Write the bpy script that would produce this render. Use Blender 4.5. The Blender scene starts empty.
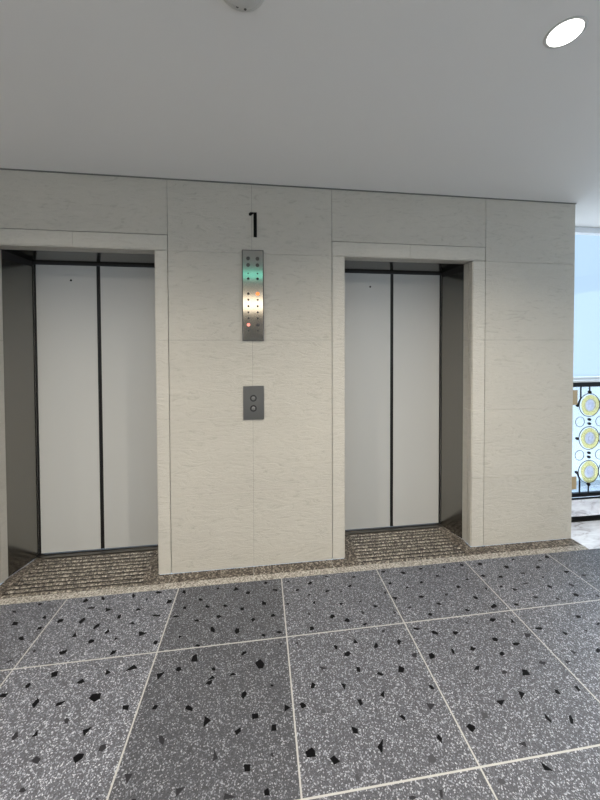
import bpy, bmesh, math, random
from mathutils import Vector, Matrix
C = bpy.context.scene.collection
SC = bpy.context.scene
PI = math.pi
# ------------------------------------------------------------------ camera
F, CX, CY = 339.3785, 306.3393, 354.8187
yaw, pitch, roll = 0.1349, 0.0209, 0.0034
cam = bpy.data.cameras.new('camera'); camo = bpy.data.objects.new('camera', cam); C.objects.link(camo)
cam.sensor_fit = 'HORIZONTAL'; cam.sensor_width = 36.0; cam.lens = 36.0*F/600.0
# the frame's long side is 800 px; with horizontal fit the shift unit is the width
cam.shift_x = (300-CX)/600.0; cam.shift_y = (CY-400)/600.0
cam.clip_start = .02
fwd = Vector((math.sin(yaw)*math.cos(pitch), math.cos(yaw)*math.cos(pitch), -math.sin(pitch)))
r0 = Vector((math.cos(yaw), -math.sin(yaw), 0)); u0 = r0.cross(fwd)
rt = r0*math.cos(roll)-u0*math.sin(roll); up = r0*math.sin(roll)+u0*math.cos(roll)
m = Matrix((( rt.x, up.x, -fwd.x), (rt.y, up.y, -fwd.y), (rt.z, up.z, -fwd.z))).to_4x4()
m.translation = Vector((0, -2.3265, 1.5)); camo.matrix_world = m
SC.camera = camo
# ------------------------------------------------------------------ world, lights, exposure
SC.view_settings.view_transform = 'Standard'; SC.view_settings.look = 'None'
SC.view_settings.gamma = 1; SC.view_settings.exposure = 0.10
w = bpy.data.worlds.new('sky'); SC.world = w; w.use_nodes = True
bg = w.node_tree.nodes['Background']; bg.inputs[0].default_value = (.52, .72, .95, 1); bg.inputs[1].default_value = 1.1
H = 2.6
YB, XL, XR = -5.0, -4.5, 5.0
def area(name, loc, rot, sx, sy, power, col):
    l = bpy.data.lights.new(name, 'AREA'); l.shape = 'RECTANGLE'; l.size = sx; l.size_y = sy; l.energy = power; l.color = col
    o = bpy.data.objects.new(name, l); o.location = loc; o.rotation_euler = rot; C.objects.link(o); return o
# area lamps added outside the window openings as stand-in daylight, facing in
area('daylight_fill_right', (XR+.25, -2.6, 1.6), (0, PI/2, 0), 1.7, 3.6, 22, (.88, .94, 1.0))
area('daylight_fill_back', (-2.7, YB-.25, 1.5), (PI/2, 0, 0), 2.8, 1.3, 26, (.97, .98, 1.0))
area('daylight_fill_back', (2.7, YB-.25, 1.5), (PI/2, 0, 0), 3.2, 1.3, 26, (.97, .98, 1.0))
area('daylight_fill_window', (3.9, 1.8, 4.1), (math.radians(-42), 0, 0), 3.0, 1.4, 230, (.80, .90, 1.0))  # added high outside, above the view, to brighten the marble by the window
sun = bpy.data.lights.new('sun', 'SUN'); sun.energy = 6.5; sun.angle = math.radians(2); sun.color = (1, .97, .92)
so = bpy.data.objects.new('sun', sun); C.objects.link(so); so.rotation_euler = Vector((.55, -.06, .83)).to_track_quat('Z', 'Y').to_euler()
LAMP_POWER, LAMP_COL = 15.0, (1.0, .92, .80)

# ------------------------------------------------------------------ helpers
def box(bm, x0, x1, y0, y1, z0, z1, mi=0):
    vs = [bm.verts.new(p) for p in ((x0,y0,z0),(x1,y0,z0),(x1,y1,z0),(x0,y1,z0),(x0,y0,z1),(x1,y0,z1),(x1,y1,z1),(x0,y1,z1))]
    for f in ((3,2,1,0),(4,5,6,7),(0,1,5,4),(1,2,6,5),(2,3,7,6),(3,0,4,7)):
        bm.faces.new([vs[i] for i in f]).material_index = mi
def bbox(x0, x1, y0, y1, z0, z1, bev=.002, seg=2):
    bm = bmesh.new(); box(bm, x0, x1, y0, y1, z0, z1)
    bmesh.ops.bevel(bm, geom=bm.edges[:], offset=bev, segments=seg, affect='EDGES', profile=.6)
    return bm
def prism(bm, pts, axis, a, b, mi=0):
    """pts: closed 2-D outline; axis 'z': (x,y) pts, 'x': (y,z) pts, 'y': (x,z) pts; extruded a..b"""
    def P(p, t):
        return {'z': (p[0], p[1], t), 'x': (t, p[0], p[1]), 'y': (p[0], t, p[1])}[axis]
    A = [bm.verts.new(P(p, a)) for p in pts]; B = [bm.verts.new(P(p, b)) for p in pts]
    n = len(pts)
    fs = [bm.faces.new(A[::-1]), bm.faces.new(B)]
    for i in range(n): fs.append(bm.faces.new((A[i], A[(i+1)%n], B[(i+1)%n], B[i])))
    for f in fs: f.material_index = mi
def lathe(bm, prof, c, axis='z', n=32, mi=0):
    """prof: (r, h) list turned about axis through c"""
    rings = []
    for r, h in prof:
        ring = []
        for i in range(n):
            t = 2*PI*i/n; a, b = r*math.cos(t), r*math.sin(t)
            p = {'z': (a, b, h), 'y': (a, h, b), 'x': (h, a, b)}[axis]
            ring.append(bm.verts.new((c[0]+p[0], c[1]+p[1], c[2]+p[2])))
        rings.append(ring)
    for A, B in zip(rings, rings[1:]):
        for i in range(n):
            f = bm.faces.new((A[i], A[(i+1)%n], B[(i+1)%n], B[i])); f.material_index = mi; f.smooth = True
    for R, rr in ((rings[0], prof[0][0]), (rings[-1], prof[-1][0])):
        if rr > 1e-5: bm.faces.new(R).material_index = mi
def obj(name, bm, mats, parent=None, kind=None):
    if parent is None and kind is None: kind = None
    bmesh.ops.recalc_face_normals(bm, faces=bm.faces[:])
    me = bpy.data.meshes.new(name); bm.to_mesh(me); bm.free()
    for mt in (mats if isinstance(mats, (list, tuple)) else [mats]): me.materials.append(mt)
    o = bpy.data.objects.new(name, me); C.objects.link(o)
    if parent:
        o.parent = parent; o.location = (0, 0, 0) if parent.parent or parent.type == 'MESH' else -parent.location
    if kind: o['kind'] = kind
    return o
def thing(name, label, cat, loc, group=None):
    o = bpy.data.objects.new(name, None); C.objects.link(o); o.location = loc; o.empty_display_size = .05
    o['label'] = label; o['category'] = cat
    if group: o['group'] = group
    return o
def tag(o, label, cat, group=None):
    o['label'] = label; o['category'] = cat
    if group: o['group'] = group
    return o
# ------------------------------------------------------------------ materials
def mat(name, col=(.5,.5,.5), rough=.5, metal=0., spec=.5, emit=None, es=0.):
    m = bpy.data.materials.new(name); m.use_nodes = True
    b = m.node_tree.nodes['Principled BSDF']
    b.inputs['Base Color'].default_value = (*col, 1); b.inputs['Roughness'].default_value = rough
    b.inputs['Metallic'].default_value = metal; b.inputs['Specular IOR Level'].default_value = spec
    if emit: b.inputs['Emission Color'].default_value = (*emit, 1); b.inputs['Emission Strength'].default_value = es
    return m, m.node_tree.nodes, m.node_tree.links, b
def coords(n, l, scale=(1,1,1), rot=(0,0,0)):
    tc = n.new('ShaderNodeTexCoord'); mp = n.new('ShaderNodeMapping')
    mp.inputs['Scale'].default_value = scale; mp.inputs['Rotation'].default_value = rot
    l.new(tc.outputs['Object'], mp.inputs[0]); return mp.outputs[0]
def noise(n, l, vec, scale, detail=4, rough=.55, dist=0):
    t = n.new('ShaderNodeTexNoise'); t.inputs['Scale'].default_value = scale; t.inputs['Detail'].default_value = detail
    t.inputs['Roughness'].default_value = rough; t.inputs['Distortion'].default_value = dist
    l.new(vec, t.inputs['Vector']); return t.outputs[0]
def ramp(n, l, fac, stops):
    r = n.new('ShaderNodeValToRGB'); e = r.color_ramp.elements
    while len(e) < len(stops): e.new(.5)
    for el, (p, c) in zip(e, stops): el.position = p; el.color = (*c, 1)
    l.new(fac, r.inputs[0]); return r.outputs[0]
def mix(n, l, fac, a, b, mode='MIX'):
    x = n.new('ShaderNodeMix'); x.data_type = 'RGBA'; x.blend_type = mode
    if isinstance(fac, (int, float)): x.inputs[0].default_value = fac
    else: l.new(fac, x.inputs[0])
    for i, v in ((6, a), (7, b)):
        if isinstance(v, tuple): x.inputs[i].default_value = (*v, 1)
        else: l.new(v, x.inputs[i])
    return x.outputs[2]
def bump(n, l, b, h, strength, dist=.002):
    bp = n.new('ShaderNodeBump'); bp.inputs['Strength'].default_value = strength; bp.inputs['Distance'].default_value = dist
    l.new(h, bp.inputs['Height']); l.new(bp.outputs[0], b.inputs['Normal'])

def stone_mat(name, base, dark, rough=.42):
    m, n, l, b = mat(name, base, rough, spec=.35)
    v = coords(n, l, (2.6, 2.6, 9))
    wv = noise(n, l, v, 2.6, 8, .66, 2.2)
    v2 = coords(n, l, (1, 1, 1.6))
    big = noise(n, l, v2, 1.7, 3)
    fine = noise(n, l, coords(n, l, (60, 60, 110)), 3, 2)
    c1 = ramp(n, l, wv, [(.34, dark), (.43, tuple(x*.96 for x in base)), (.50, base), (.60, tuple(min(1, x*1.04) for x in base)), (.70, tuple(min(1, x*1.14) for x in base))])
    c2 = mix(n, l, .5, c1, ramp(n, l, big, [(.3, tuple(x*.9 for x in base)), (.7, tuple(x*1.05 for x in base))]))
    c3 = mix(n, l, .18, c2, ramp(n, l, fine, [(.35, tuple(x*.6 for x in base)), (.6, tuple(min(1, x*1.15) for x in base))]))
    l.new(c3, b.inputs['Base Color'])
    bump(n, l, b, wv, .6, .010)
    return m
M = {}
M['stone'] = stone_mat('cream_limestone', (.49, .465, .41), (.32, .30, .25))
M['stone_trim'] = stone_mat('cream_limestone_honed', (.515, .49, .435), (.42, .395, .345), .36)
M['joint'] = mat('joint_mortar', (.17, .16, .135), .9)[0]
M['gypsum'], n, l, b = mat('painted_ceiling', (.84, .83, .81), .75, spec=.2)
bump(n, l, b, noise(n, l, coords(n, l), 220, 2), .05, .001)
M['plaster'], n, l, b = mat('painted_plaster', (.62, .60, .56), .8, spec=.2)
bump(n, l, b, noise(n, l, coords(n, l), 160, 3), .08, .001)
M['trim_metal'] = mat('shadow_gap_trim', (.14, .14, .13), .5, .2)[0]

def terrazzo(name, tone):
    m, n, l, b = mat(name, (.2,.2,.2), .52, spec=.5)
    v = coords(n, l)
    vo = n.new('ShaderNodeTexVoronoi'); vo.inputs['Scale'].default_value = 250; l.new(v, vo.inputs['Vector'])
    sep = n.new('ShaderNodeSeparateColor'); l.new(vo.outputs['Color'], sep.inputs[0])
    k = tone
    c1 = ramp(n, l, sep.outputs[0], [(.0, (.016*k, .018*k, .025*k)), (.45, (.042*k, .046*k, .060*k)), (.74, (.09*k, .097*k, .120*k)), (.86, (.30*k, .32*k, .375*k)), (1, (.68*k, .71*k, .78*k))])
    f2 = noise(n, l, v, 420, 2)
    c2 = mix(n, l, .35, c1, ramp(n, l, f2, [(.35, (.02*k, .021*k, .027*k)), (.68, (.24*k, .245*k, .27*k))]))
    big = noise(n, l, v, 3, 2)
    c3 = mix(n, l, .25, c2, mix(n, l, 1.0, c2, ramp(n, l, big, [(.3, (.8,.8,.8)), (.7, (1,1,1))]), 'MULTIPLY'))
    l.new(c3, b.inputs['Base Color'])
    return m
TONES = [.88, .64, 1.08, .98]
M['terr'] = [terrazzo('grey_terrazzo_%s' % s, t) for s, t in zip(('mid', 'dark', 'pale', 'cool'), TONES)]
M['grout'] = mat('pale_joint_strip', (.40, .40, .39), .5, spec=.3)[0]
M['chip_black'] = mat('black_stone_chip', (.004, .004, .005), .45, spec=.06)[0]
M['chip_grey'] = mat('charcoal_stone_chip', (.022, .022, .026), .45, spec=.15)[0]
M['chip_pale'] = mat('grey_stone_chip', (.055, .056, .064), .45, spec=.2)[0]

def granite(name, stops, scale=150, rough=.35):
    m, n, l, b = mat(name, (.3,.3,.3), rough, spec=.45)
    v = coords(n, l)
    vo = n.new('ShaderNodeTexVoronoi'); vo.inputs['Scale'].default_value = scale; l.new(v, vo.inputs['Vector'])
    sep = n.new('ShaderNodeSeparateColor'); l.new(vo.outputs['Color'], sep.inputs[0])
    a = noise(n, l, v, 70, 5, .7)
    mx = n.new('ShaderNodeMath'); mx.operation = 'MULTIPLY_ADD'; l.new(sep.outputs[1], mx.inputs[0]); mx.inputs[1].default_value = .45
    l.new(a, mx.inputs[2])
    sb = n.new('ShaderNodeMath'); sb.operation = 'SUBTRACT'; l.new(mx.outputs[0], sb.inputs[0]); sb.inputs[1].default_value = .22
    l.new(ramp(n, l, sb.outputs[0], stops), b.inputs['Base Color'])
    bump(n, l, b, a, .2, .002)
    return m
M['granite'] = granite('beige_brown_granite', [(.25, (.09,.08,.07)), (.42, (.22,.20,.175)), (.56, (.36,.34,.305)), (.75, (.52,.50,.46))])
M['granite_rib'] = granite('ribbed_granite_tops', [(.28, (.02,.016,.013)), (.45, (.075,.063,.05)), (.58, (.16,.14,.115)), (.76, (.36,.33,.28))], 110, .45)
M['granite_dark'] = granite('ribbed_brown_granite', [(.28, (.014,.011,.009)), (.45, (.055,.045,.036)), (.58, (.13,.11,.09)), (.76, (.34,.31,.27))], 95, .45)
M['marble'], n, l, b = mat('pale_marble', (.6,.62,.66), .25)
vm = noise(n, l, coords(n, l, (2, 5, 5)), 3, 6, .6, 1.2)
l.new(ramp(n, l, vm, [(.33, (.42,.41,.45)), (.47, (.72,.74,.80)), (.65, (.84,.87,.93))]), b.inputs['Base Color'])

def brushed(name, col, rough, ax='z', metal=1.0):
    m, n, l, b = mat(name, col, rough, metal)
    sc = {'z': (900, 900, 4), 'x': (4, 900, 900)}[ax]
    h = noise(n, l, coords(n, l, sc), 1, 3)
    r = n.new('ShaderNodeMapRange'); l.new(h, r.inputs[0]); r.inputs[3].default_value = rough*.8; r.inputs[4].default_value = rough*1.25
    l.new(r.outputs[0], b.inputs['Roughness'])
    bump(n, l, b, h, .04, .0005)
    return m
M['steel'] = brushed('brushed_steel', (.27, .26, .24), .17, 'z')
M['steel_panel'] = mat('satin_steel_plate', (.40, .39, .37), .10, 1.0)[0]
M['steel_call'] = brushed('dark_satin_steel', (.235, .235, .23), .32, 'x')
M['cap'] = mat('button_cap_steel', (.20, .20, .195), .5, .3)[0]
M['rim'] = mat('dark_plate_rim', (.10, .095, .09), .4, .6)[0]
M['door'], n, l, b = mat('door_enamel', (.445, .445, .43), .38, .0, .4)
bump(n, l, b, noise(n, l, coords(n, l, (300, 300, 3)), 1, 2), .03, .0005)
M['edge'] = mat('door_edge_dark', (.012, .0115, .011), .4, 0, .25)[0]
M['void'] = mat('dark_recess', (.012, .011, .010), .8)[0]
M['sill'] = brushed('sill_metal', (.22, .20, .175), .35, 'x')
M['black'] = mat('black_paint', (.003, .003, .003), .5, 0, .1)[0]
M['black_iron'] = mat('black_iron', (.005, .005, .006), .4, 0, .15)[0]
M['hole'] = mat('lamp_hole', (.02, .02, .02), .5)[0]
M['led_orange'] = mat('lit_orange_lens', (.9, .25, .08), .3, emit=(1, .24, .06), es=1.1)[0]
M['led_red'] = mat('lit_red_lens', (.9, .25, .2), .3, emit=(1, .30, .22), es=.9)[0]
M['white_plastic'] = mat('white_plastic', (.62, .62, .60), .45)[0]
M['white_paint'] = mat('white_frame_paint', (.70, .74, .78), .4)[0]
M['lens'] = mat('lamp_lens', (1,1,1), .4, emit=(1, .97, .92), es=6.0)[0]
M['warm_lens'] = mat('warm_lamp_lens', (1,1,1), .4, emit=(1, .84, .62), es=4.5)[0]
M['green_lens'] = mat('green_lamp_lens', (.2,.6,.5), .4, emit=(.22, .75, .58), es=2.2)[0]
M['paving'] = mat('pale_paving', (.5, .52, .55), .8)[0]
M['bronze_glass'] = mat('tan_glass', (.42, .33, .20), .25)[0]
def glass(name, tint, fac):
    m = bpy.data.materials.new(name); m.use_nodes = True; n = m.node_tree.nodes; l = m.node_tree.links
    n.remove(n['Principled BSDF']); out = n['Material Output']
    t = n.new('ShaderNodeBsdfTransparent'); t.inputs[0].default_value = (*tint, 1)
    g = n.new('ShaderNodeBsdfGlossy'); g.inputs['Roughness'].default_value = .05
    x = n.new('ShaderNodeMixShader'); x.inputs[0].default_value = fac
    l.new(t.outputs[0], x.inputs[1]); l.new(g.outputs[0], x.inputs[2]); l.new(x.outputs[0], out.inputs[0]); return m
M['glass'] = glass('clear_glass', (.97, .985, .99), .05)
def art_glass(name, tint, diff, fac):
    m = bpy.data.materials.new(name); m.use_nodes = True; n = m.node_tree.nodes; l = m.node_tree.links
    n.remove(n['Principled BSDF']); out = n['Material Output']
    t = n.new('ShaderNodeBsdfTransparent'); t.inputs[0].default_value = (*tint, 1)
    tr = n.new('ShaderNodeBsdfTranslucent'); d = n.new('ShaderNodeBsdfDiffuse')
    v = coords(n, l, (1, 1, 1)); ns = noise(n, l, v, 22, 3, .5, 2.5)
    c = ramp(n, l, ns, [(.3, tuple(x*.75 for x in diff)), (.7, diff)])
    l.new(c, tr.inputs[0]); l.new(c, d.inputs[0])
    a = n.new('ShaderNodeMixShader'); a.inputs[0].default_value = .5; l.new(tr.outputs[0], a.inputs[1]); l.new(d.outputs[0], a.inputs[2])
    x = n.new('ShaderNodeMixShader'); x.inputs[0].default_value = fac
    l.new(t.outputs[0], x.inputs[1]); l.new(a.outputs[0], x.inputs[2]); l.new(x.outputs[0], out.inputs[0]); return m
M['yellow_glass'] = art_glass('yellow_art_glass', (1.0, .93, .62), (.95, .88, .60), .22)
M['milk_glass'] = art_glass('milky_art_glass', (.90, .90, .96), (.90, .90, .96), .35)
M['blue_glass'] = art_glass('pale_blue_glass', (.90, .96, 1.0), (.75, .85, .95), .25)

# ------------------------------------------------------------------ key dimensions (metres; wall face is y=0)
ZG, ZI = 2.2377, 2.1381                      # outer and inner edge of the stone door surrounds
EL = [dict(xi0=-1.645, xi1=-.6771, xo0=-1.737, xo1=-.5951, seam=-1.166),
      dict(xi0=.5895, xi1=1.5554, xo0=.498, xo1=1.6578, seam=1.070)]
XC = 2.405                                   # free end of the wall
SF = -.148                                   # front edge of the granite border
ROWS = [0, .517, 1.031, 1.553, 2.135, H]
WT = .11

# ------------------------------------------------------------------ the room shell
# floor: terrazzo tiles, pale joint strips, stone chips set flush
JW = .0068
bm = bmesh.new()
tile, x0 = .6414, .1274
xs = [x0+k*tile for k in range(-8, 9)]; ys = [SF] + [-.597-k*tile for k in range(0, 8)]
random.seed(11)
box(bm, XL, XR, YB, SF, -.03, -.0006, 4)
tt = {(-1): 1, 0: 0, 1: 3, -2: 0, 2: 0}
for i in range(len(xs)-1):
    for j in range(len(ys)-1):
        k = i-8
        mi = {-3: 0, -2: 2, -1: 1, 0: 0, 1: 0, 2: 3}.get(k, random.randrange(4))
        ya = ys[j] if j == 0 else ys[j]-JW/2
        xa, xb = max(XL, xs[i]+JW/2), min(XR, xs[i+1]-JW/2)
        yb = max(YB, ys[j+1]+JW/2)
        if xb > xa and ya > yb: box(bm, xa, xb, yb, ya, -.02, 0, mi)
# stone chips of the terrazzo: kind, then corner points in mm on the floor
CHIPS = ('k-1410 -207,-1410 -215,-1387 -225,-1390 -213;k-1301 -174,-1289 -180,-1276 -171,-1289 -163,-1299 -165;k-1040 -161,-1055 -176,-1043 -197,-1022 -183;k-93'
'0 -182,-950 -159,-958 -166,-950 -182,-933 -191;k-759 -179,-777 -155,-781 -176,-763 -200;k-684 -207,-686 -219,-678 -234,-673 -219;k-959 -238,-998 -238,'
'-993 -250,-963 -252;k-895 -255,-882 -287,-852 -273;k-681 -293,-708 -285,-719 -298,-705 -305;k-802 -327,-797 -349,-780 -350,-786 -320;k-1204 -270,-1211'
' -273,-1214 -284,-1195 -295,-1188 -291;k-1352 -290,-1347 -319,-1318 -319,-1324 -300;k-1088 -308,-1116 -309,-1115 -325,-1105 -336,-1087 -328;k-983 -313'
',-998 -344,-978 -360,-968 -329;k-721 -392,-682 -405,-701 -385;k-871 -390,-876 -369,-892 -375,-898 -400,-890 -408;k-811 -418,-824 -436,-817 -448,-798 -'
'437;k-1169 -359,-1183 -348,-1194 -355,-1191 -369,-1171 -368;k-1238 -401,-1254 -413,-1227 -431,-1215 -426;k-981 -447,-956 -444,-978 -414;k-647 -453,-63'
'5 -488,-601 -472;k-874 -472,-883 -481,-874 -498,-853 -495,-854 -479;k-753 -497,-737 -486,-756 -479;g-1113 -506,-1124 -494,-1127 -511,-1114 -516;k-963 '
'-519,-996 -529,-979 -548,-957 -541;k-715 -555,-738 -559,-739 -584,-718 -576;g-1195 -554,-1190 -546,-1203 -543,-1212 -551,-1213 -561;k-968 -640,-955 -6'
'66,-932 -662,-941 -636;k-810 -717,-791 -710,-808 -692,-827 -707;k-721 -660,-715 -690,-693 -678;k-602 -650,-635 -682,-579 -674;k-1025 -689,-1035 -677,-'
'1045 -690,-1037 -705,-1025 -702;k-1123 -716,-1127 -730,-1096 -735,-1097 -717;k-696 -772,-732 -772,-739 -789,-707 -809,-689 -797;k-609 -174,-610 -165,-'
'638 -157,-647 -166,-630 -179;k-528 -244,-554 -241,-557 -270,-529 -267;k-565 -363,-568 -353,-602 -347,-613 -352,-591 -362;k-484 -189,-469 -203,-460 -19'
'5,-472 -171,-484 -172;k-280 -177,-275 -191,-262 -189,-261 -179;k-163 -187,-174 -219,-134 -210;k-93 -237,-97 -254,-79 -262,-70 -246,-78 -235;k20 -163,1'
'1 -176,28 -188,39 -170;k96 -260,95 -243,69 -237,66 -247;k208 -274,214 -277,230 -268,229 -259,212 -258;k-358 -276,-346 -270,-367 -254,-374 -256,-371 -2'
'70;k-433 -330,-433 -313,-450 -306,-449 -328;k-325 -331,-305 -340,-300 -327,-323 -312;k-213 -346,-195 -341,-212 -325,-226 -329;k-122 -382,-102 -384,-10'
'3 -363,-123 -363;k24 -362,26 -342,2 -328,0 -357;k158 -365,135 -367,156 -381;k-457 -382,-471 -372,-493 -373,-487 -384;k-344 -432,-344 -423,-351 -416,-3'
'71 -417,-361 -429;k-225 -407,-245 -399,-253 -412,-237 -425,-224 -416;k-60 -453,-53 -476,-36 -462,-44 -447;k68 -434,51 -439,51 -456,76 -451;k-247 -518,'
'-249 -497,-267 -475,-274 -483,-269 -507;k-138 -505,-144 -523,-136 -543,-118 -535,-121 -510;k-426 -531,-413 -516,-432 -512;k5 -560,-5 -569,12 -582,19 -'
'570;k91 -555,69 -559,93 -572,106 -567;k-547 -526,-550 -541,-533 -554,-526 -540,-531 -530;k-335 -585,-317 -595,-308 -588,-326 -578;g101 -634,88 -628,93'
' -653;g181 -635,164 -641,182 -652;k-306 -677,-318 -634,-335 -644,-338 -673;k-82 -652,-94 -654,-102 -670,-96 -675,-74 -661;k-397 -693,-400 -708,-385 -7'
'18,-373 -709,-382 -694;k6 -753,10 -731,-9 -705,-35 -722,-17 -754;k-469 -746,-446 -708,-482 -715;k-215 -732,-223 -717,-234 -720,-233 -731,-220 -736;k-1'
'18 -770,-135 -756,-151 -770;k-245 -777,-213 -773,-226 -757;k176 -185,171 -174,159 -178,167 -188;k409 -161,419 -178,436 -169;k591 -193,582 -199,595 -20'
'8,609 -201,604 -192;k789 -166,803 -185,828 -171;k930 -219,951 -212,940 -193,915 -195;k1081 -183,1079 -173,1061 -176,1054 -187,1064 -191;k1213 -189,123'
'8 -198,1242 -175;k1137 -256,1128 -267,1140 -274,1157 -272,1156 -261;k307 -200,287 -225,310 -231,321 -207;k567 -266,553 -266,530 -287,552 -286;k399 -29'
'1,388 -301,387 -311,410 -304,416 -297;k817 -278,799 -286,798 -297,818 -297;k904 -331,891 -338,892 -347,912 -341;k990 -314,1017 -317,1022 -293;k273 -32'
'4,296 -322,285 -308;g486 -309,470 -325,492 -323;k758 -354,741 -359,744 -380;k808 -412,774 -403,788 -431;k936 -420,936 -432,955 -438,971 -427,956 -416;'
'g1111 -440,1122 -432,1120 -422,1103 -424,1096 -435;k311 -399,311 -367,295 -385;k456 -427,472 -414,459 -405,449 -413;k649 -471,669 -460,654 -451,637 -4'
'55;g574 -404,567 -422,581 -419,587 -406;g836 -493,835 -507,848 -504,856 -497,854 -487;k1028 -505,1046 -499,1028 -485,1010 -488;g271 -459,257 -453,258 '
'-465,263 -475,272 -469;k387 -483,373 -503,385 -514,404 -503,400 -488;g563 -484,557 -490,560 -506,572 -504,575 -495;g739 -509,737 -532,756 -519;k923 -5'
'59,932 -572,945 -572,948 -556,936 -549;k478 -545,474 -523,462 -522,447 -539,467 -551;k567 -577,563 -567,540 -575,544 -584;k252 -573,264 -576,277 -567,'
'271 -550,255 -550;k798 -640,818 -652,837 -644,806 -633;k886 -667,886 -684,909 -694,917 -684,903 -666;g627 -642,638 -642,648 -625,636 -623,625 -631;k47'
'2 -656,460 -682,484 -685;k573 -694,554 -716,558 -726,575 -721,580 -706;k705 -706,695 -692,682 -702,682 -725;k370 -707,376 -689,367 -679,356 -682,361 -'
'703;k395 -744,414 -751,432 -737,424 -721,400 -730;g742 -800,752 -781,742 -776,721 -785,724 -796;k833 -804,827 -787,805 -794,802 -819,825 -816;g301 -79'
'5,265 -781,275 -801;k449 -835,454 -812,436 -808,435 -832;k660 -844,639 -830,622 -859,646 -865;k523 -856,538 -866,555 -861,529 -843;k1383 -188,1366 -16'
'8,1350 -186,1365 -198;k1477 -190,1484 -203,1508 -201,1515 -185,1503 -177;k1751 -173,1749 -188,1772 -178,1770 -169;g1921 -219,1941 -225,1954 -214,1932 '
'-208;k2025 -166,1996 -193,2024 -199,2036 -186;k1675 -238,1645 -229,1641 -258,1663 -261;k1844 -276,1854 -289,1885 -286,1877 -265;k1448 -292,1424 -300,1'
'435 -320,1457 -308;k1303 -322,1312 -331,1326 -327,1323 -311;k1528 -334,1548 -342,1565 -334,1557 -320,1536 -323;g1733 -315,1707 -309,1700 -325,1729 -32'
'7;k1816 -366,1806 -378,1814 -380,1827 -368;k2005 -359,2034 -349,2035 -338,2007 -335,1997 -347;g2074 -395,2095 -405,2114 -391,2098 -382;k1207 -389,1232'
' -388,1230 -370,1210 -370;k1373 -431,1396 -413,1377 -411;k1489 -405,1471 -418,1478 -423,1499 -414;k1574 -450,1537 -433,1541 -460;g1668 -419,1675 -403,'
'1627 -408;k1785 -439,1772 -454,1785 -475,1800 -457;g1929 -481,1948 -467,1936 -445,1919 -455;k1257 -470,1261 -491,1277 -491,1281 -473,1266 -463;k1311 -'
'569,1345 -563,1352 -547,1345 -537,1311 -554;k1481 -556,1453 -551,1458 -565,1481 -574;k1646 -529,1617 -514,1615 -532;g1749 -568,1756 -555,1744 -542,173'
'4 -556;k1866 -545,1882 -557,1903 -544,1890 -531,1872 -530;g2015 -570,2010 -557,1991 -567,2001 -579;k1166 -571,1177 -565,1164 -552,1150 -555,1150 -565;'
'k1255 -632,1235 -646,1251 -659,1284 -640;k1343 -679,1368 -677,1363 -651;g1111 -637,1093 -637,1112 -657;k1479 -725,1449 -722,1440 -732,1465 -740,1484 -'
'735;k1756 -699,1756 -681,1732 -680,1730 -698;k1820 -745,1809 -741,1788 -751,1798 -755;g1350 -774,1381 -769,1391 -756,1361 -746;k1577 -769,1563 -765,15'
'65 -787,1587 -785;g1687 -768,1697 -785,1709 -775;k1026 -695,1017 -687,996 -684,993 -701,1002 -708;k1174 -750,1170 -768,1185 -774,1199 -766,1199 -751;k'
'1273 -809,1296 -799,1280 -791,1254 -793,1255 -805;k931 -779,923 -807,936 -808,941 -783;k1033 -807,1056 -796,1036 -781,1021 -800;k1173 -845,1174 -832,1'
'165 -829,1147 -841,1155 -851;g1530 -884,1508 -864,1509 -891;k1660 -888,1655 -877,1635 -884,1627 -900,1640 -900;g1316 -900,1299 -909,1319 -921,1332 -91'
'6,1336 -908;g1429 -932,1461 -921,1433 -914;k976 -898,996 -902,1015 -882,997 -883;k-964 -783,-945 -801,-939 -774,-955 -757;k-862 -791,-862 -805,-843 -8'
'03,-829 -789,-838 -786;k-582 -840,-577 -856,-552 -863,-556 -842;g-788 -859,-794 -867,-785 -879,-773 -885,-774 -869;k-701 -917,-686 -940,-670 -908;k-87'
'7 -890,-884 -916,-865 -912;g-958 -911,-948 -917,-937 -907,-951 -886,-959 -892;g-609 -998,-592 -1003,-583 -993,-589 -979,-608 -981;g-826 -985,-836 -999'
',-806 -1012,-804 -996;k-673 -1029,-654 -1015,-654 -1001,-678 -997,-690 -1009;g-819 -1088,-803 -1091,-797 -1086,-812 -1076,-820 -1080;g-455 -1088,-483 '
'-1085,-464 -1117;g-549 -1145,-542 -1145,-547 -1141,-553 -1140,-555 -1141;k-433 -1159,-433 -1161,-419 -1164,-419 -1161;k-225 -778,-244 -784,-251 -794,-'
'233 -801,-223 -794;k-91 -874,-82 -883,-66 -866,-73 -849,-89 -855;k50 -845,48 -839,37 -836,36 -843,43 -847;k-450 -855,-456 -873,-439 -876,-433 -861;h-3'
'48 -825,-371 -848,-355 -856;k-319 -882,-318 -891,-289 -904,-286 -894,-307 -876;k-233 -972,-206 -949,-234 -930;k-17 -949,-44 -948,-41 -969,-16 -967;k11'
'6 -945,92 -930,90 -958;k54 -1000,36 -1000,33 -1022,55 -1023;k-101 -1017,-84 -1006,-87 -992,-110 -1003;g-390 -1000,-372 -1015,-372 -995,-386 -978,-398 '
'-981;h-258 -1019,-279 -1044,-262 -1053;g-180 -1052,-180 -1091,-162 -1083;g38 -1096,32 -1094,27 -1097,33 -1107,41 -1106;k-45 -1138,-43 -1118,-69 -1115,'
'-64 -1136;g-294 -1152,-288 -1174,-263 -1151;k18 -1192,3 -1198,5 -1210,24 -1214;g-131 -1204,-88 -1202,-128 -1186;k236 -863,221 -852,210 -875,224 -881;k'
'348 -875,357 -907,369 -881;k518 -960,527 -931,501 -949;k419 -975,417 -954,400 -952,406 -978;k163 -957,185 -949,170 -932,154 -935;h263 -986,243 -969,23'
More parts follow.
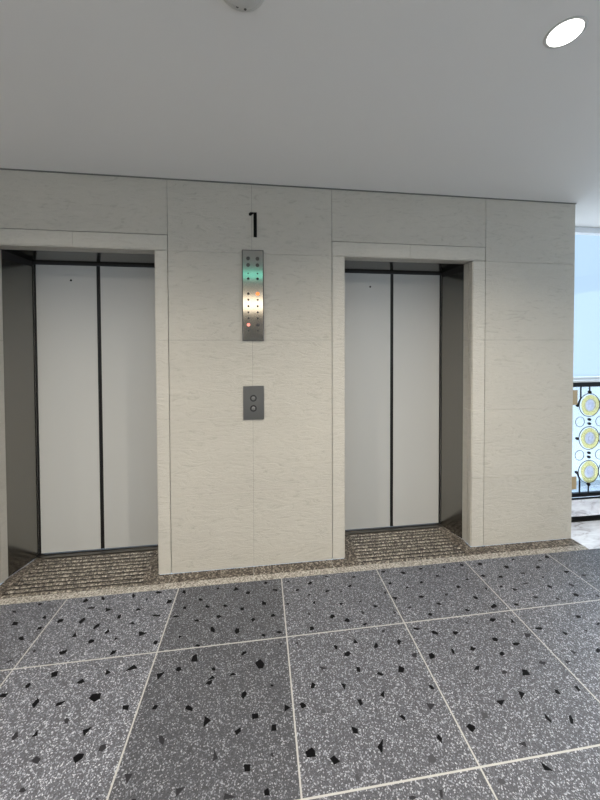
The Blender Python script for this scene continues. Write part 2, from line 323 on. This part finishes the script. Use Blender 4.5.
'7 -984;k730 -934,735 -954,751 -957,744 -939;g689 -1036,720 -1014,683 -1007;k550 -1040,569 -1059,573 -1047,564 -1035;k348 -1048,347 -1071,368 -1078,370'
' -1061;k438 -1153,458 -1106,426 -1130;k672 -1152,682 -1137,674 -1119,662 -1133;k182 -1096,156 -1108,160 -1126,193 -1128,192 -1108;k260 -1133,243 -1140'
',255 -1161,278 -1154;h628 -1195,619 -1179,601 -1183,593 -1201,616 -1205;h322 -1214,330 -1216,335 -1210,326 -1197,318 -1204;g585 -1297,594 -1297,603 -1'
'278,591 -1278;g507 -1285,498 -1279,483 -1279,482 -1287,493 -1289;g1098 -922,1094 -934,1110 -935,1123 -928,1116 -919;k1198 -926,1178 -954,1215 -956,121'
'8 -933;h913 -955,909 -951,892 -946,881 -949,892 -956;k1127 -1027,1105 -1012,1093 -1048;k981 -1038,990 -1060,1022 -1040;k1258 -1046,1277 -1053,1280 -10'
'33,1269 -1028;k1364 -1029,1365 -1051,1377 -1050,1380 -1030;h905 -1093,912 -1076,890 -1070,882 -1096;k1144 -1109,1132 -1127,1141 -1148,1149 -1140;k1240'
' -1146,1244 -1130,1230 -1136,1215 -1159,1226 -1162;k808 -1134,829 -1125,832 -1114,815 -1103,798 -1112;g988 -1189,959 -1192,982 -1208;k994 -1253,990 -1'
'278,1019 -1285;h817 -1294,831 -1291,825 -1280,813 -1277,800 -1285')
CH = {'k': 5, 'g': 6, 'h': 7}
def chip(pts, mi):
    c = sum(p[0] for p in pts)/len(pts), sum(p[1] for p in pts)/len(pts)
    if not (YB+.03 < c[1] < SF-.01): return
    prism(bm, [(x, min(y, SF-.003)) for x, y in pts], 'z', -.005, .0004, mi)
for s in CHIPS.split(';'):
    chip([tuple(int(q)/1000 for q in p.split()) for p in s[1:].split(',')], CH[s[0]])
def in_view(x, y):          # the part of the floor traced chip by chip
    return y > -1.38 and x > -1.62+(-y-.15)*.70 and x < 2.75-(-y-.15)*1.12
for _ in range(2600):
    x, y = random.uniform(XL+.1, XR-.1), random.uniform(YB+.1, SF-.03)
    if in_view(x, y): continue
    a, b_, th = random.uniform(.010, .024), random.uniform(.007, .014), random.uniform(0, 3.1)
    n_ = random.choice((4, 5, 6)); pts = []
    for i in range(n_):
        t = 2*PI*i/n_+random.uniform(-.3, .3); px, py = a*math.cos(t), b_*math.sin(t)
        pts.append((x+px*math.cos(th)-py*math.sin(th), y+px*math.sin(th)+py*math.cos(th)))
    chip(pts, random.choice((5, 5, 5, 6, 7)))
obj('floor', bm, M['terr']+[M['grout'], M['chip_black'], M['chip_grey'], M['chip_pale']], kind='structure')

# granite border in front of the wall
bm = bmesh.new()
FB = -.092
jx = [XL, -2.2, -.590, -.052, .486, 1.657, XC]
for a, b_ in zip(jx, jx[1:]):
    box(bm, a+.0015, b_-.0015, SF+.003, FB-.0005, -.03, .001)
    p = a+.0015                                  # dark back band, left out where the thresholds run forward
    for e in EL:
        if e['xi0'] > p and e['xi0'] < b_: box(bm, p, e['xi0'], FB, -.001, -.03, .001, 1)
        if e['xi0'] < b_ and e['xi1'] > p: p = max(p, e['xi1'])
    if p < b_-.0015: box(bm, p, b_-.0015, FB, -.001, -.03, .001, 1)
box(bm, XL, XC, SF+.001, FB-.0005, -.03, -.001, 2)
p = XL
for a, b_ in ((XL, EL[0]['xi0']), (EL[0]['xi1'], EL[1]['xi0']), (EL[1]['xi1'], XC)): box(bm, a, b_, FB, -.001, -.03, -.001, 2)
obj('trim_1', bm, [M['granite'], M['granite_dark'], M['grout']], kind='structure')

# pale marble floor by the window
bm = bmesh.new(); 
box(bm, XC+.003, XR, SF+.002, .21, -.03, .001)
box(bm, XC+.003, XR, .21, .50, -.03, -.012, 1)
obj('trim_2', bm, [M['marble'], M['void']], kind='structure')

# ceiling
bm = bmesh.new(); box(bm, XL, XR, YB, .50, H, H+.1)
obj('ceiling', bm, M['gypsum'], kind='structure')
# shadow gap trim along the top of the wall
bm = bmesh.new(); box(bm, XL, XC+.002, -.006, .0, H-.007, H)
obj('trim_3', bm, M['trim_metal'], kind='structure')

# the stone wall with the two elevator openings
bm = bmesh.new(); g = .0008
def slab(xa, xb, za, zb, y1=.03): box(bm, xa+g, xb-g, 0, y1, za+g, zb-g)
gr = .0017
for (xa, xb, cuts) in ((XL, EL[0]['xo0'], [-3.6, -2.7]), (EL[0]['xo1'], EL[1]['xo0'], [-.052]), (EL[1]['xo1'], XC, [])):
    pts = [xa]+cuts+[xb]
    for i, (a, b_) in enumerate(zip(pts, pts[1:])):
        aa = a+(gr if (i == 0 and xa > XL) else 0); bb = b_-(gr if (i == len(pts)-2 and xb < XC) else 0)
        for za, zb in zip(ROWS, ROWS[1:]): slab(aa, bb, za+(.001 if za == 0 else 0), zb)
for e in EL:
    slab(e['xo0'], e['xo1'], ZG+gr, H)
# core behind the slabs
for xa, xb in ((XL, EL[0]['xo0']), (EL[0]['xo1'], EL[1]['xo0']), (EL[1]['xo1'], XC-.002)):
    box(bm, xa, xb, .007, WT, .001, H-.001, 1)
for e in EL: box(bm, e['xo0'], e['xo1'], .007, WT, ZG, H-.001, 1)
# return of the free end
box(bm, XC-.03, XC, .031, .50, .001, H)
box(bm, EL[1]['xo1']+.05, XC-.031, WT+.001, .50, .001, H-.001, 1)
obj('wall_front', bm, [M['stone'], M['joint']], kind='structure')

# stone door surrounds, flush with the wall inside a fine groove
for i, e in enumerate(EL):
    bm = bmesh.new()
    def jamb(xo, xi):
        lo, hi = min(xo, xi), max(xo, xi); s = 1 if xi > xo else -1
        for za, zb in zip(ROWS, ROWS[1:]):
            za2, zb2 = max(za, .001)+g, min(zb, ZI)-g
            if zb2-za2 < .02: continue
            # plan outline with two fine rebates on the inner arris
            prof = [(xo+s*gr, 0), (xi-s*.006, 0), (xi-s*.006, .006), (xi, .006), (xi, .042), (xi-s*.007, .042), (xi-s*.007, .052), (xi, .052), (xi, WT), (xo+s*gr, WT)]
            prism(bm, prof, 'z', za2, zb2)
    jamb(e['xo0'], e['xi0']); jamb(e['xo1'], e['xi1'])
    for a, b_ in ((e['xo0']+gr, e['seam']-g), (e['seam']+g, e['xo1']-gr)):
        prof = [(0, ZG-gr), (0, ZI+.006), (.006, ZI+.006), (.006, ZI), (.045, ZI), (.045, ZI+.004), (.05, ZI+.004), (.05, ZI), (WT, ZI), (WT, ZG-gr)]
        prism(bm, prof, 'x', a, b_)
    obj('trim_%d' % (4+i), bm, M['stone_trim'], kind='structure')

# side, back and right walls of the lobby (behind the camera)
bm = bmesh.new(); box(bm, XL-.1, XL, YB-.1, .5, -.03, H+.1); obj('wall_left', bm, M['plaster'], kind='structure')
def holed(axis, at, th, lo, hi, holes, z0, z1, zt=H+.1):
    bm = bmesh.new()
    def bx(a, b_, za, zb):
        if axis == 'x': box(bm, a, b_, at, at+th, za, zb)
        else: box(bm, at, at+th, a, b_, za, zb)
    p = lo
    for a, b_ in holes:
        bx(p, a, -.03, zt); bx(a, b_, -.03, z0); bx(a, b_, z1, zt); p = b_
    bx(p, hi, -.03, zt); return bm
def window(name, axis, at, a, b_, z0, z1, nm, fr=.05, transom=None):
    bm = bmesh.new()
    def bx(p, q, za, zb, mi=0, d=0.03):
        if axis == 'x': box(bm, p, q, at-d, at+d, za, zb, mi)
        else: box(bm, at-d, at+d, p, q, za, zb, mi)
    bx(a, b_, z0, z0+fr); bx(a, b_, z1-fr, z1)
    for k in range(nm+1):
        c = a+(b_-a-fr)*k/nm; bx(c, c+fr, z0+fr, z1-fr)
    for t in (transom or []): bx(a+fr, b_-fr, t-.018, t+.018)
    f = obj(name, bm, M['white_paint'], kind='structure')
    bm = bmesh.new()
    if axis == 'x': box(bm, a+.02, b_-.02, at-.003, at+.003, z0+.02, z1-.02)
    else: box(bm, at-.003, at+.003, a+.02, b_-.02, z0+.02, z1-.02)
    obj('pane', bm, M['glass'], f)
    return f
obj('wall_back', holed('x', YB-.1, .1, XL, XR, [(-4.1, -1.3), (1.1, 4.3)], .8, 2.15), M['plaster'], kind='structure')
window('fill_window_2', 'x', YB-.05, -4.1, -1.3, .8, 2.15, 3)  # unseen rear window, added to let in front fill
window('fill_window_4', 'x', YB-.05, 1.1, 4.3, .8, 2.15, 3)  # second unseen window added for the same fill
obj('wall_right', holed('y', XR, .1, YB-.1, .5, [(-4.4, -.8)], .7, 2.4), M['plaster'], kind='structure')
window('window_3', 'y', XR+.05, -4.4, -.8, .7, 2.4, 3)
# the tall window beyond the end of the stone wall
window('window_1', 'x', .47, XC, XR, .20, H-.002, 2, .05, [1.20])

# ------------------------------------------------------------------ elevator entrances
YD = .339
def entrance(e, label):
    xs_ = e['seam']; t = thing('elevator_entrance', label, 'elevator', (xs_, YD, 0), 'elevator entrances in the stone wall')
    xa, xb = e['xi0'], e['xi1']
    half = .4205
    dx0, dx1 = xs_-half, xs_+half          # clear opening between the metal jambs
    # splayed metal jambs
    for s, xi, xd in ((-1, xa, dx0-.009), (1, xb, dx1+.009)):
        bm = bmesh.new()
        prism(bm, [(xi, WT), (xd, YD-.012), (xd+s*.05, YD-.012), (xi+s*.035, WT)], 'z', .002, ZI-.0585)
        obj('jamb', bm, M['steel'], t)
        bm = bmesh.new(); prism(bm, [(xi, WT), (xd, YD-.012), (xd+s*.05, YD-.012), (xi+s*.035, WT)], 'z', ZI-.058, ZI-.002)  # black strip standing in for the dark reflection at the jamb top
        obj('jamb_top_dark_reflection', bm, M['void'], t)
        bm = bmesh.new(); box(bm, min(xd+s*.002, xd+s*.09), max(xd+s*.002, xd+s*.09), YD-.011, YD+.06, .002, ZI+.05); obj('jamb_recess', bm, M['void'], t)
    # splayed head
    bm = bmesh.new()
    prism(bm, [(WT, ZI), (YD-.012, ZI-.020), (YD-.012, ZI+.05), (WT, ZI+.05)], 'x', xa-.02, xb+.02)
    obj('head_soffit', bm, M['steel'], t)
    bm = bmesh.new(); box(bm, xa-.02, xb+.02, YD-.010, YD+.08, 2.104, ZI+.05); obj('head_recess', bm, M['void'], t)
    # door leaves
    for s in (-1, 1):
        a, b_ = (dx0-.03, xs_-.001) if s < 0 else (xs_+.001, dx1+.03)
        leaf = obj('door_panel', bbox(a+.012 if s > 0 else a, b_ if s > 0 else b_-.012, YD, YD+.03, .016, 2.099, .0015), M['door'], t)
        ea, eb = (b_-.0125, b_) if s < 0 else (a, a+.0125)
        obj('safety_edge', bbox(ea, eb, YD+.001, YD+.029, .016, 2.099, .002), M['edge'], leaf)
        eo = (dx0-.006, dx0+.006) if s < 0 else (dx1-.006, dx1+.006)
        obj('edge_seal', bbox(eo[0], eo[1], YD-.006, YD-.0005, .016, 2.099, .001), M['edge'], leaf)
        if s < 0:
            bm = bmesh.new(); kx = xs_-.184; lathe(bm, [(.0001, -.0022), (.0060, -.0022), (.0074, -.001), (.0074, .001)], (kx, YD, 1.992), 'y', 20)
            obj('keyhole', bm, M['black'], leaf)
    # metal sill with its running groove
    bm = bmesh.new()
    box(bm, xa+.04, xb-.04, YD-.040, YD-.012, -.02, .004); box(bm, xa+.04, xb-.04, YD-.012, YD+.001, -.02, -.004)
    box(bm, xa+.04, xb-.04, YD+.001, YD+.05, -.02, .006)
    obj('sill', bm, M['sill'], t)
    # ribbed granite threshold
    bm = bmesh.new()
    y0, y1 = FB+.001, YD-.041
    prism(bm, [(xa+.002, y0), (xb-.002, y0), (xb-.002, WT), (xb-.052, y1), (xa+.052, y1), (xa+.002, WT)], 'z', -.02, -.0045, 1)
    def inset(y): return .002+.05*max(0, (y-WT)/(YD-WT))
    prism(bm, [(xa+inset(0), y0), (xa+.075, y0), (xa+.115, y1), (xa+inset(y1)+.004, y1), (xa+.002, WT)], 'z', -.004, .002)
    prism(bm, [(xb-.002, y0), (xb-.002, WT), (xb-inset(y1)-.004, y1), (xb-.115, y1), (xb-.075, y0)], 'z', -.004, .002)
    random.seed(5)
    nr = 10; pitch_ = (y1-y0)/nr
    for k in range(nr):
        ya = y0+k*pitch_+.010; yb = ya+pitch_-.019
        ins = .076+.04*((ya-y0)/(y1-y0))
        p = [(ya-.002, -.005), (ya+.003, .002), (yb-.003, .002), (yb+.002, -.005)]
        prism(bm, p, 'x', xa+ins, xb-ins, 2)
    obj('threshold', bm, [M['granite_dark'], M['void'], M['granite_rib']], t)
    return t
entrance(EL[0], 'left elevator entrance with pale grey sliding doors, cut off by the left picture edge')
entrance(EL[1], 'right elevator entrance with pale grey sliding doors, nearer the bright window')

# ------------------------------------------------------------------ between the elevators
# floor number
bm = bmesh.new()
prism(bm, [(-.0395, 2.2445), (-.0175, 2.2445), (-.0175, 2.409), (-.0395, 2.409)], 'y', -.006, -.0003)
prism(bm, [(-.040, 2.409), (-.060, 2.409), (-.0705, 2.402), (-.0705, 2.389), (-.058, 2.386), (-.052, 2.390), (-.048, 2.396), (-.040, 2.398)], 'y', -.006, -.0003)
tag(obj('floor_number', bm, M['black']), 'black numeral 1 on the stone wall above the steel indicator panel', 'sign')

# position indicator panel
PX0, PX1, PZ0, PZ1 = -.118, .026, 1.547, 2.157
t = thing('indicator_panel', 'tall narrow steel elevator indicator panel with rows of small lamps, two lit red', 'indicator panel', ((PX0+PX1)/2, 0, PZ0))
obj('back_plate', bbox(PX0, PX1, -.010, -.0003, PZ0, PZ1, .001), M['rim'], t)
obj('face_plate', bbox(PX0+.005, PX1-.005, -.0125, -.0101, PZ0+.006, PZ1-.005, .0006), M['steel_panel'], t)
def pz(v): return PZ1-(v-250.0)*(PZ1-PZ0)/91.0
xl, xr = -.077, -.015
def disc(name, x, z, r, m_, parent, d=.0142):
    bm = bmesh.new(); lathe(bm, [(.0001, -d), (r*.8, -d), (r, -d+.0008), (r, -.0126)], (x, 0, z), 'y', 20); return obj(name, bm, m_, parent)
for v in (258.8, 265.2):
    for x in (xl, xr):
        d = disc('speaker_disc', x, pz(v), .0125, M['rim'], t)
        bm = bmesh.new()
        for k in range(8):
            a = 2*PI*k/8
            lathe(bm, [(.0001, -.0147), (.0016, -.0147), (.0016, -.0141)], (x+.0065*math.cos(a), 0, pz(v)+.0065*math.sin(a)), 'y', 8)
        obj('speaker_hole', bm, M['hole'], d)
for v, r in ((273.6, .0045), (278.8, .0085), (293.8, .0085), (299.8, .007), (306.2, .007), (312.3, .007), (318.4, .007), (324.8, .0085), (330.8, .006)):
    for x in (xl, xr):
        mm = M['hole']
        nm = 'lamp_lens'
        if v == 293.8 and x == xr: mm = M['led_orange']; r = .0125
        if v == 324.8 and x == xl: mm = M['led_red']; r = .011
        elif v == 324.8: mm = M['rim']
        if v in (299.8, 312.3, 318.4, 330.8): mm = M['rim']
        o = disc(nm, x, pz(v), r, mm, t)
        if mm is M['led_orange']: o['label'] = 'lit orange lens'
        if mm is M['led_red']: o['label'] = 'lit red lens'

# call button plate
t = thing('call_button_panel', 'small dark steel plate with two round call buttons below the indicator panel', 'button panel', (-.047, 0, 1.014))
bx0, bx1, bz0, bz1 = -.116, .023, 1.014, 1.243
obj('face_plate', bbox(bx0, bx1, -.008, -.0003, bz0, bz1, .0015), M['steel_call'], t)
for z in (1.160, 1.091):
    x = -.048
    bm = bmesh.new(); lathe(bm, [(.0135, -.0085), (.0140, -.012), (.0205, -.0135), (.0225, -.012), (.0225, -.0078)], (x, 0, z), 'y', 28); rg = obj('button_ring', bm, M['hole'], t)
    bm = bmesh.new(); lathe(bm, [(.0001, -.0115), (.0115, -.0112), (.0130, -.0100), (.0130, -.0078)], (x, 0, z), 'y', 28); obj('button_cap', bm, M['cap'], rg)

# ------------------------------------------------------------------ ceiling fittings
def downlight(x, y, label, power=LAMP_POWER, grp='recessed ceiling downlights'):
    t = thing('downlight', label, 'ceiling light', (x, y, H), grp)
    bm = bmesh.new(); lathe(bm, [(.053, -.001), (.055, -.002), (.060, -.002), (.063, -.0003)], (x, y, H), 'z', 40); obj('trim_ring', bm, M['white_plastic'], t)
    bm = bmesh.new(); lathe(bm, [(.0001, -.0022), (.052, -.0022), (.0525, -.0003)], (x, y, H), 'z', 40); obj('lens', bm, M['lens'], t)
    l_ = bpy.data.lights.new('downlight_lamp', 'AREA'); l_.shape = 'DISK'; l_.size = .10; l_.energy = power; l_.color = LAMP_COL; l_.spread = math.radians(150)
    o = bpy.data.objects.new('downlight_lamp', l_); o.location = (0, 0, -.012); o.parent = t; C.objects.link(o)
    return t
downlight(1.066, -1.247, 'round lit downlight in the ceiling in front of the right elevator')
downlight(-1.17, -1.247, 'round lit downlight in the ceiling in front of the left elevator')
for x, p_, w_ in ((-3.6, 20, 'far left'), (-1.75, 50, 'left'), (1.30, 60, 'right'), (3.7, 8, 'far right')):  # unseen rear row, added to brighten the foreground floor
    downlight(x, -2.15, 'unseen round downlight added in a rear row of the ceiling, %s one' % w_, p_)

SX, SY = -.049, -1.253
t = thing('smoke_detector', 'white round smoke detector on the ceiling above the floor number', 'smoke detector', (SX, SY, H))
bm = bmesh.new(); lathe(bm, [(.074, -.0003), (.074, -.004), (.071, -.007), (.060, -.008)], (SX, SY, H), 'z', 40); obj('base', bm, M['white_plastic'], t)
bm = bmesh.new(); lathe(bm, [(.060, -.0085), (.058, -.012), (.046, -.018), (.030, -.020), (.0001, -.021)], (SX, SY, H), 'z', 40); obj('sensor_dome', bm, M['white_plastic'], t)
for dx, dy in ((.008, .052), (-.016, .047)):
    bm = bmesh.new(); lathe(bm, [(.0001, -.0165), (.0042, -.0165), (.0042, -.010)], (SX+dx, SY+dy, H), 'z', 12); obj('indicator_lamp', bm, M['rim'], t)

# unseen lamps added behind the camera for coloured reflections in the indicator panel
t = thing('added_wall_light', 'unseen long warm light added high on the rear wall, mirrored in the indicator panel', 'wall light', (-.15, YB, 2.28))
obj('housing', bbox(-.75, .45, YB+.001, YB+.05, 2.27, 2.56, .004), M['white_plastic'], t)
obj('diffuser', bbox(-.73, .43, YB+.051, YB+.065, 2.29, 2.54, .004), M['warm_lens'], t)
t = thing('added_hanging_light', 'unseen small green lit box added under the ceiling, mirrored in the indicator panel', 'ceiling light', (-.10, -2.62, H))
obj('housing', bbox(-.34, .14, -2.66, -2.621, 2.48, 2.595, .004), M['white_plastic'], t)
obj('diffuser', bbox(-.33, .13, -2.620, -2.610, 2.49, 2.585, .003), M['green_lens'], t)

bm = bmesh.new(); box(bm, XL, 16, .55, 14, -.3, -.06)  # outside ground added to bounce sunlight up onto the ceiling
obj('bounce_ground', bm, M['paving'], kind='structure')
# ------------------------------------------------------------------ marble curb and balustrade by the window
YR = .20
bm = bmesh.new()
box(bm, XC+.002, XR, YR+.012, .44, .052, .170)
box(bm, XC+.002, XR, YR, .44, .170, .196)
box(bm, XC+.002, XR, YR+.004, .44, .052, .062)
box(bm, XC+.002, XR, YR+.06, .44, -.011, .052, 1)
obj('trim_6', bm, [M['marble'], M['void']], kind='structure')
B0, B1 = XC+.006, XC+2.4
t = thing('balustrade', 'black railing with yellow art glass discs in front of the bright window', 'railing', (B0, YR, .197))
obj('top_rail', bbox(B0, B1, YR-.018, YR+.022, 1.163, 1.200, .003), M['black_iron'], t)
o = obj('rail_cap', bbox(B0, B1, YR-.014, YR+.018, 1.2005, 1.218, .003), M['white_paint'], t); o['label'] = 'white painted strip'
obj('bottom_rail', bbox(B0, B1, YR-.012, YR+.018, .226, .256, .003), M['black_iron'], t)
obj('shoe_rail', bbox(B0, B1, YR+.002, YR+.014, .1975, .210, .002), M['black_iron'], t)
obj('glass_sheet', bbox(B0, B1, YR+.012, YR+.016, .257, 1.162, .001), M['blue_glass'], t)
def ring(bm, x, z, R, r, n=28, k=8, sx=1, sz=1, y=YR):
    vs = []
    for i in range(n):
        a = 2*PI*i/n; row = []
        for j in range(k):
            b_ = 2*PI*j/k; rr = R+r*math.cos(b_); row.append(bm.verts.new((x+rr*math.cos(a)*sx, y+r*math.sin(b_), z+rr*math.sin(a)*sz)))
        vs.append(row)
    for i in range(n):
        for j in range(k):
            f = bm.faces.new((vs[i][j], vs[(i+1)%n][j], vs[(i+1)%n][(j+1)%k], vs[i][(j+1)%k])); f.smooth = True
PIT = .195
cols = [2.771+k*PIT for k in range(0, 11) if 2.771+k*PIT+.1 < B1]
zs = [1.005, .723, .434]
random.seed(3)
mdisc = M['milk_glass']
for cx in cols:
    for z in zs:
        bm = bmesh.new(); ring(bm, cx, z, .098, .0028, 32); rg = obj('disc_ring', bm, M['black_iron'], t)
        bm = bmesh.new()
        # wavy-edged yellow disc, tilted a little like hand-blown glass
        n_ = 28; ph = random.uniform(0, 6); th = random.uniform(-.3, .3)
        pts = []
        for i in range(n_):
            a = 2*PI*i/n_; r_ = .082*(1+.04*math.sin(2*a+ph)+.02*math.sin(5*a))
            pts.append((cx+.008+r_*math.cos(a), z+r_*1.12*math.sin(a)-.003))
        N = len(pts); inn = [(cx+.004+.046*math.cos(2*PI*i/N), z+.050*math.sin(2*PI*i/N)) for i in range(N)]
        vv = [[bm.verts.new((p[0], y_, p[1])) for p in q] for q, y_ in ((pts, YR-.004), (pts, YR+.002), (inn, YR+.002), (inn, YR-.004))]
        for q in range(4):
            for i in range(N): bm.faces.new((vv[q][i], vv[q][(i+1) % N], vv[(q+1) % 4][(i+1) % N], vv[(q+1) % 4][i]))
        dd = obj('glass_disc', bm, M['yellow_glass'], rg); dd['label'] = 'yellow glass disc'
        bm = bmesh.new()
        prism(bm, [(cx+.004+.043*math.cos(2*PI*i/24), z+.047*math.sin(2*PI*i/24)) for i in range(24)], 'y', YR-.008, YR-.0042)
        ring(bm, cx+.004, z, .052, .0035, 24, 6, y=YR-.006); ring(bm, cx+.004, z+.003, .022, .003, 18, 6, y=YR-.010)
        d2 = obj('disc_centre', bm, M['milk_glass'], rg)
    for z in ((1.005+.723)/2, (.723+.434)/2):
        bm = bmesh.new(); ring(bm, cx-PIT/2+.008, z, .042, .0020, 24); obj('small_ring', bm, M['black_iron'], t)
        for dz in (-.018, .018):
            bm = bmesh.new(); lathe(bm, [(.0001, -.012), (.010, -.010), (.012, 0), (.010, .008), (.0001, .010)], (cx, YR, z+dz), 'y', 12)
            obj('knot', bm, M['black_iron'], t)
    for z, za, zb in ((1.115, 1.115, 1.165), (.326, .255, .326)):
        bm = bmesh.new(); lathe(bm, [(.0001, -.012), (.012, -.010), (.014, 0), (.012, .008), (.0001, .010)], (cx, YR, z), 'y', 12)
        box(bm, cx-.003, cx+.003, YR-.004, YR+.004, za, zb)
        obj('end_knot', bm, M['black_iron'], t)
# side bars and tan glass squares at the near end
for zc, za, zb in ((1.004, 1.004, 1.163), (.434, .256, .434)):
    bm = bmesh.new(); sgn = 1 if zb > 1 else -1
    xq = cols[0]-.115
    if sgn > 0: prism(bm, [(xq-.004, za), (xq+.004, za), (xq+.034, za+.06), (xq+.034, zb), (xq+.026, zb), (xq+.026, za+.062)], 'y', YR-.004, YR+.004)
    else: prism(bm, [(xq-.004, zb), (xq+.004, zb), (xq+.034, zb-.06), (xq+.034, za), (xq+.026, za), (xq+.026, zb-.062)], 'y', YR-.004, YR+.004)
    lathe(bm, [(.0001, -.012), (.011, -.010), (.013, 0), (.011, .008), (.0001, .010)], (xq, YR, zc), 'y', 12)
    obj('side_bar', bm, M['black_iron'], t)
bm = bmesh.new(); lathe(bm, [(.0001, -.012), (.011, -.010), (.013, 0), (.011, .008), (.0001, .010)], (cols[0]-.115, YR, .723), 'y', 12); obj('side_knot', bm, M['black_iron'], t)
for za, zb in ((1.010, 1.135), (.290, .400)):
    o = obj('glass_square', bbox(B0+.004, cols[0]-.118, YR-.003, YR+.003, za, zb, .001), M['bronze_glass'], t); o['label'] = 'tan glass square'
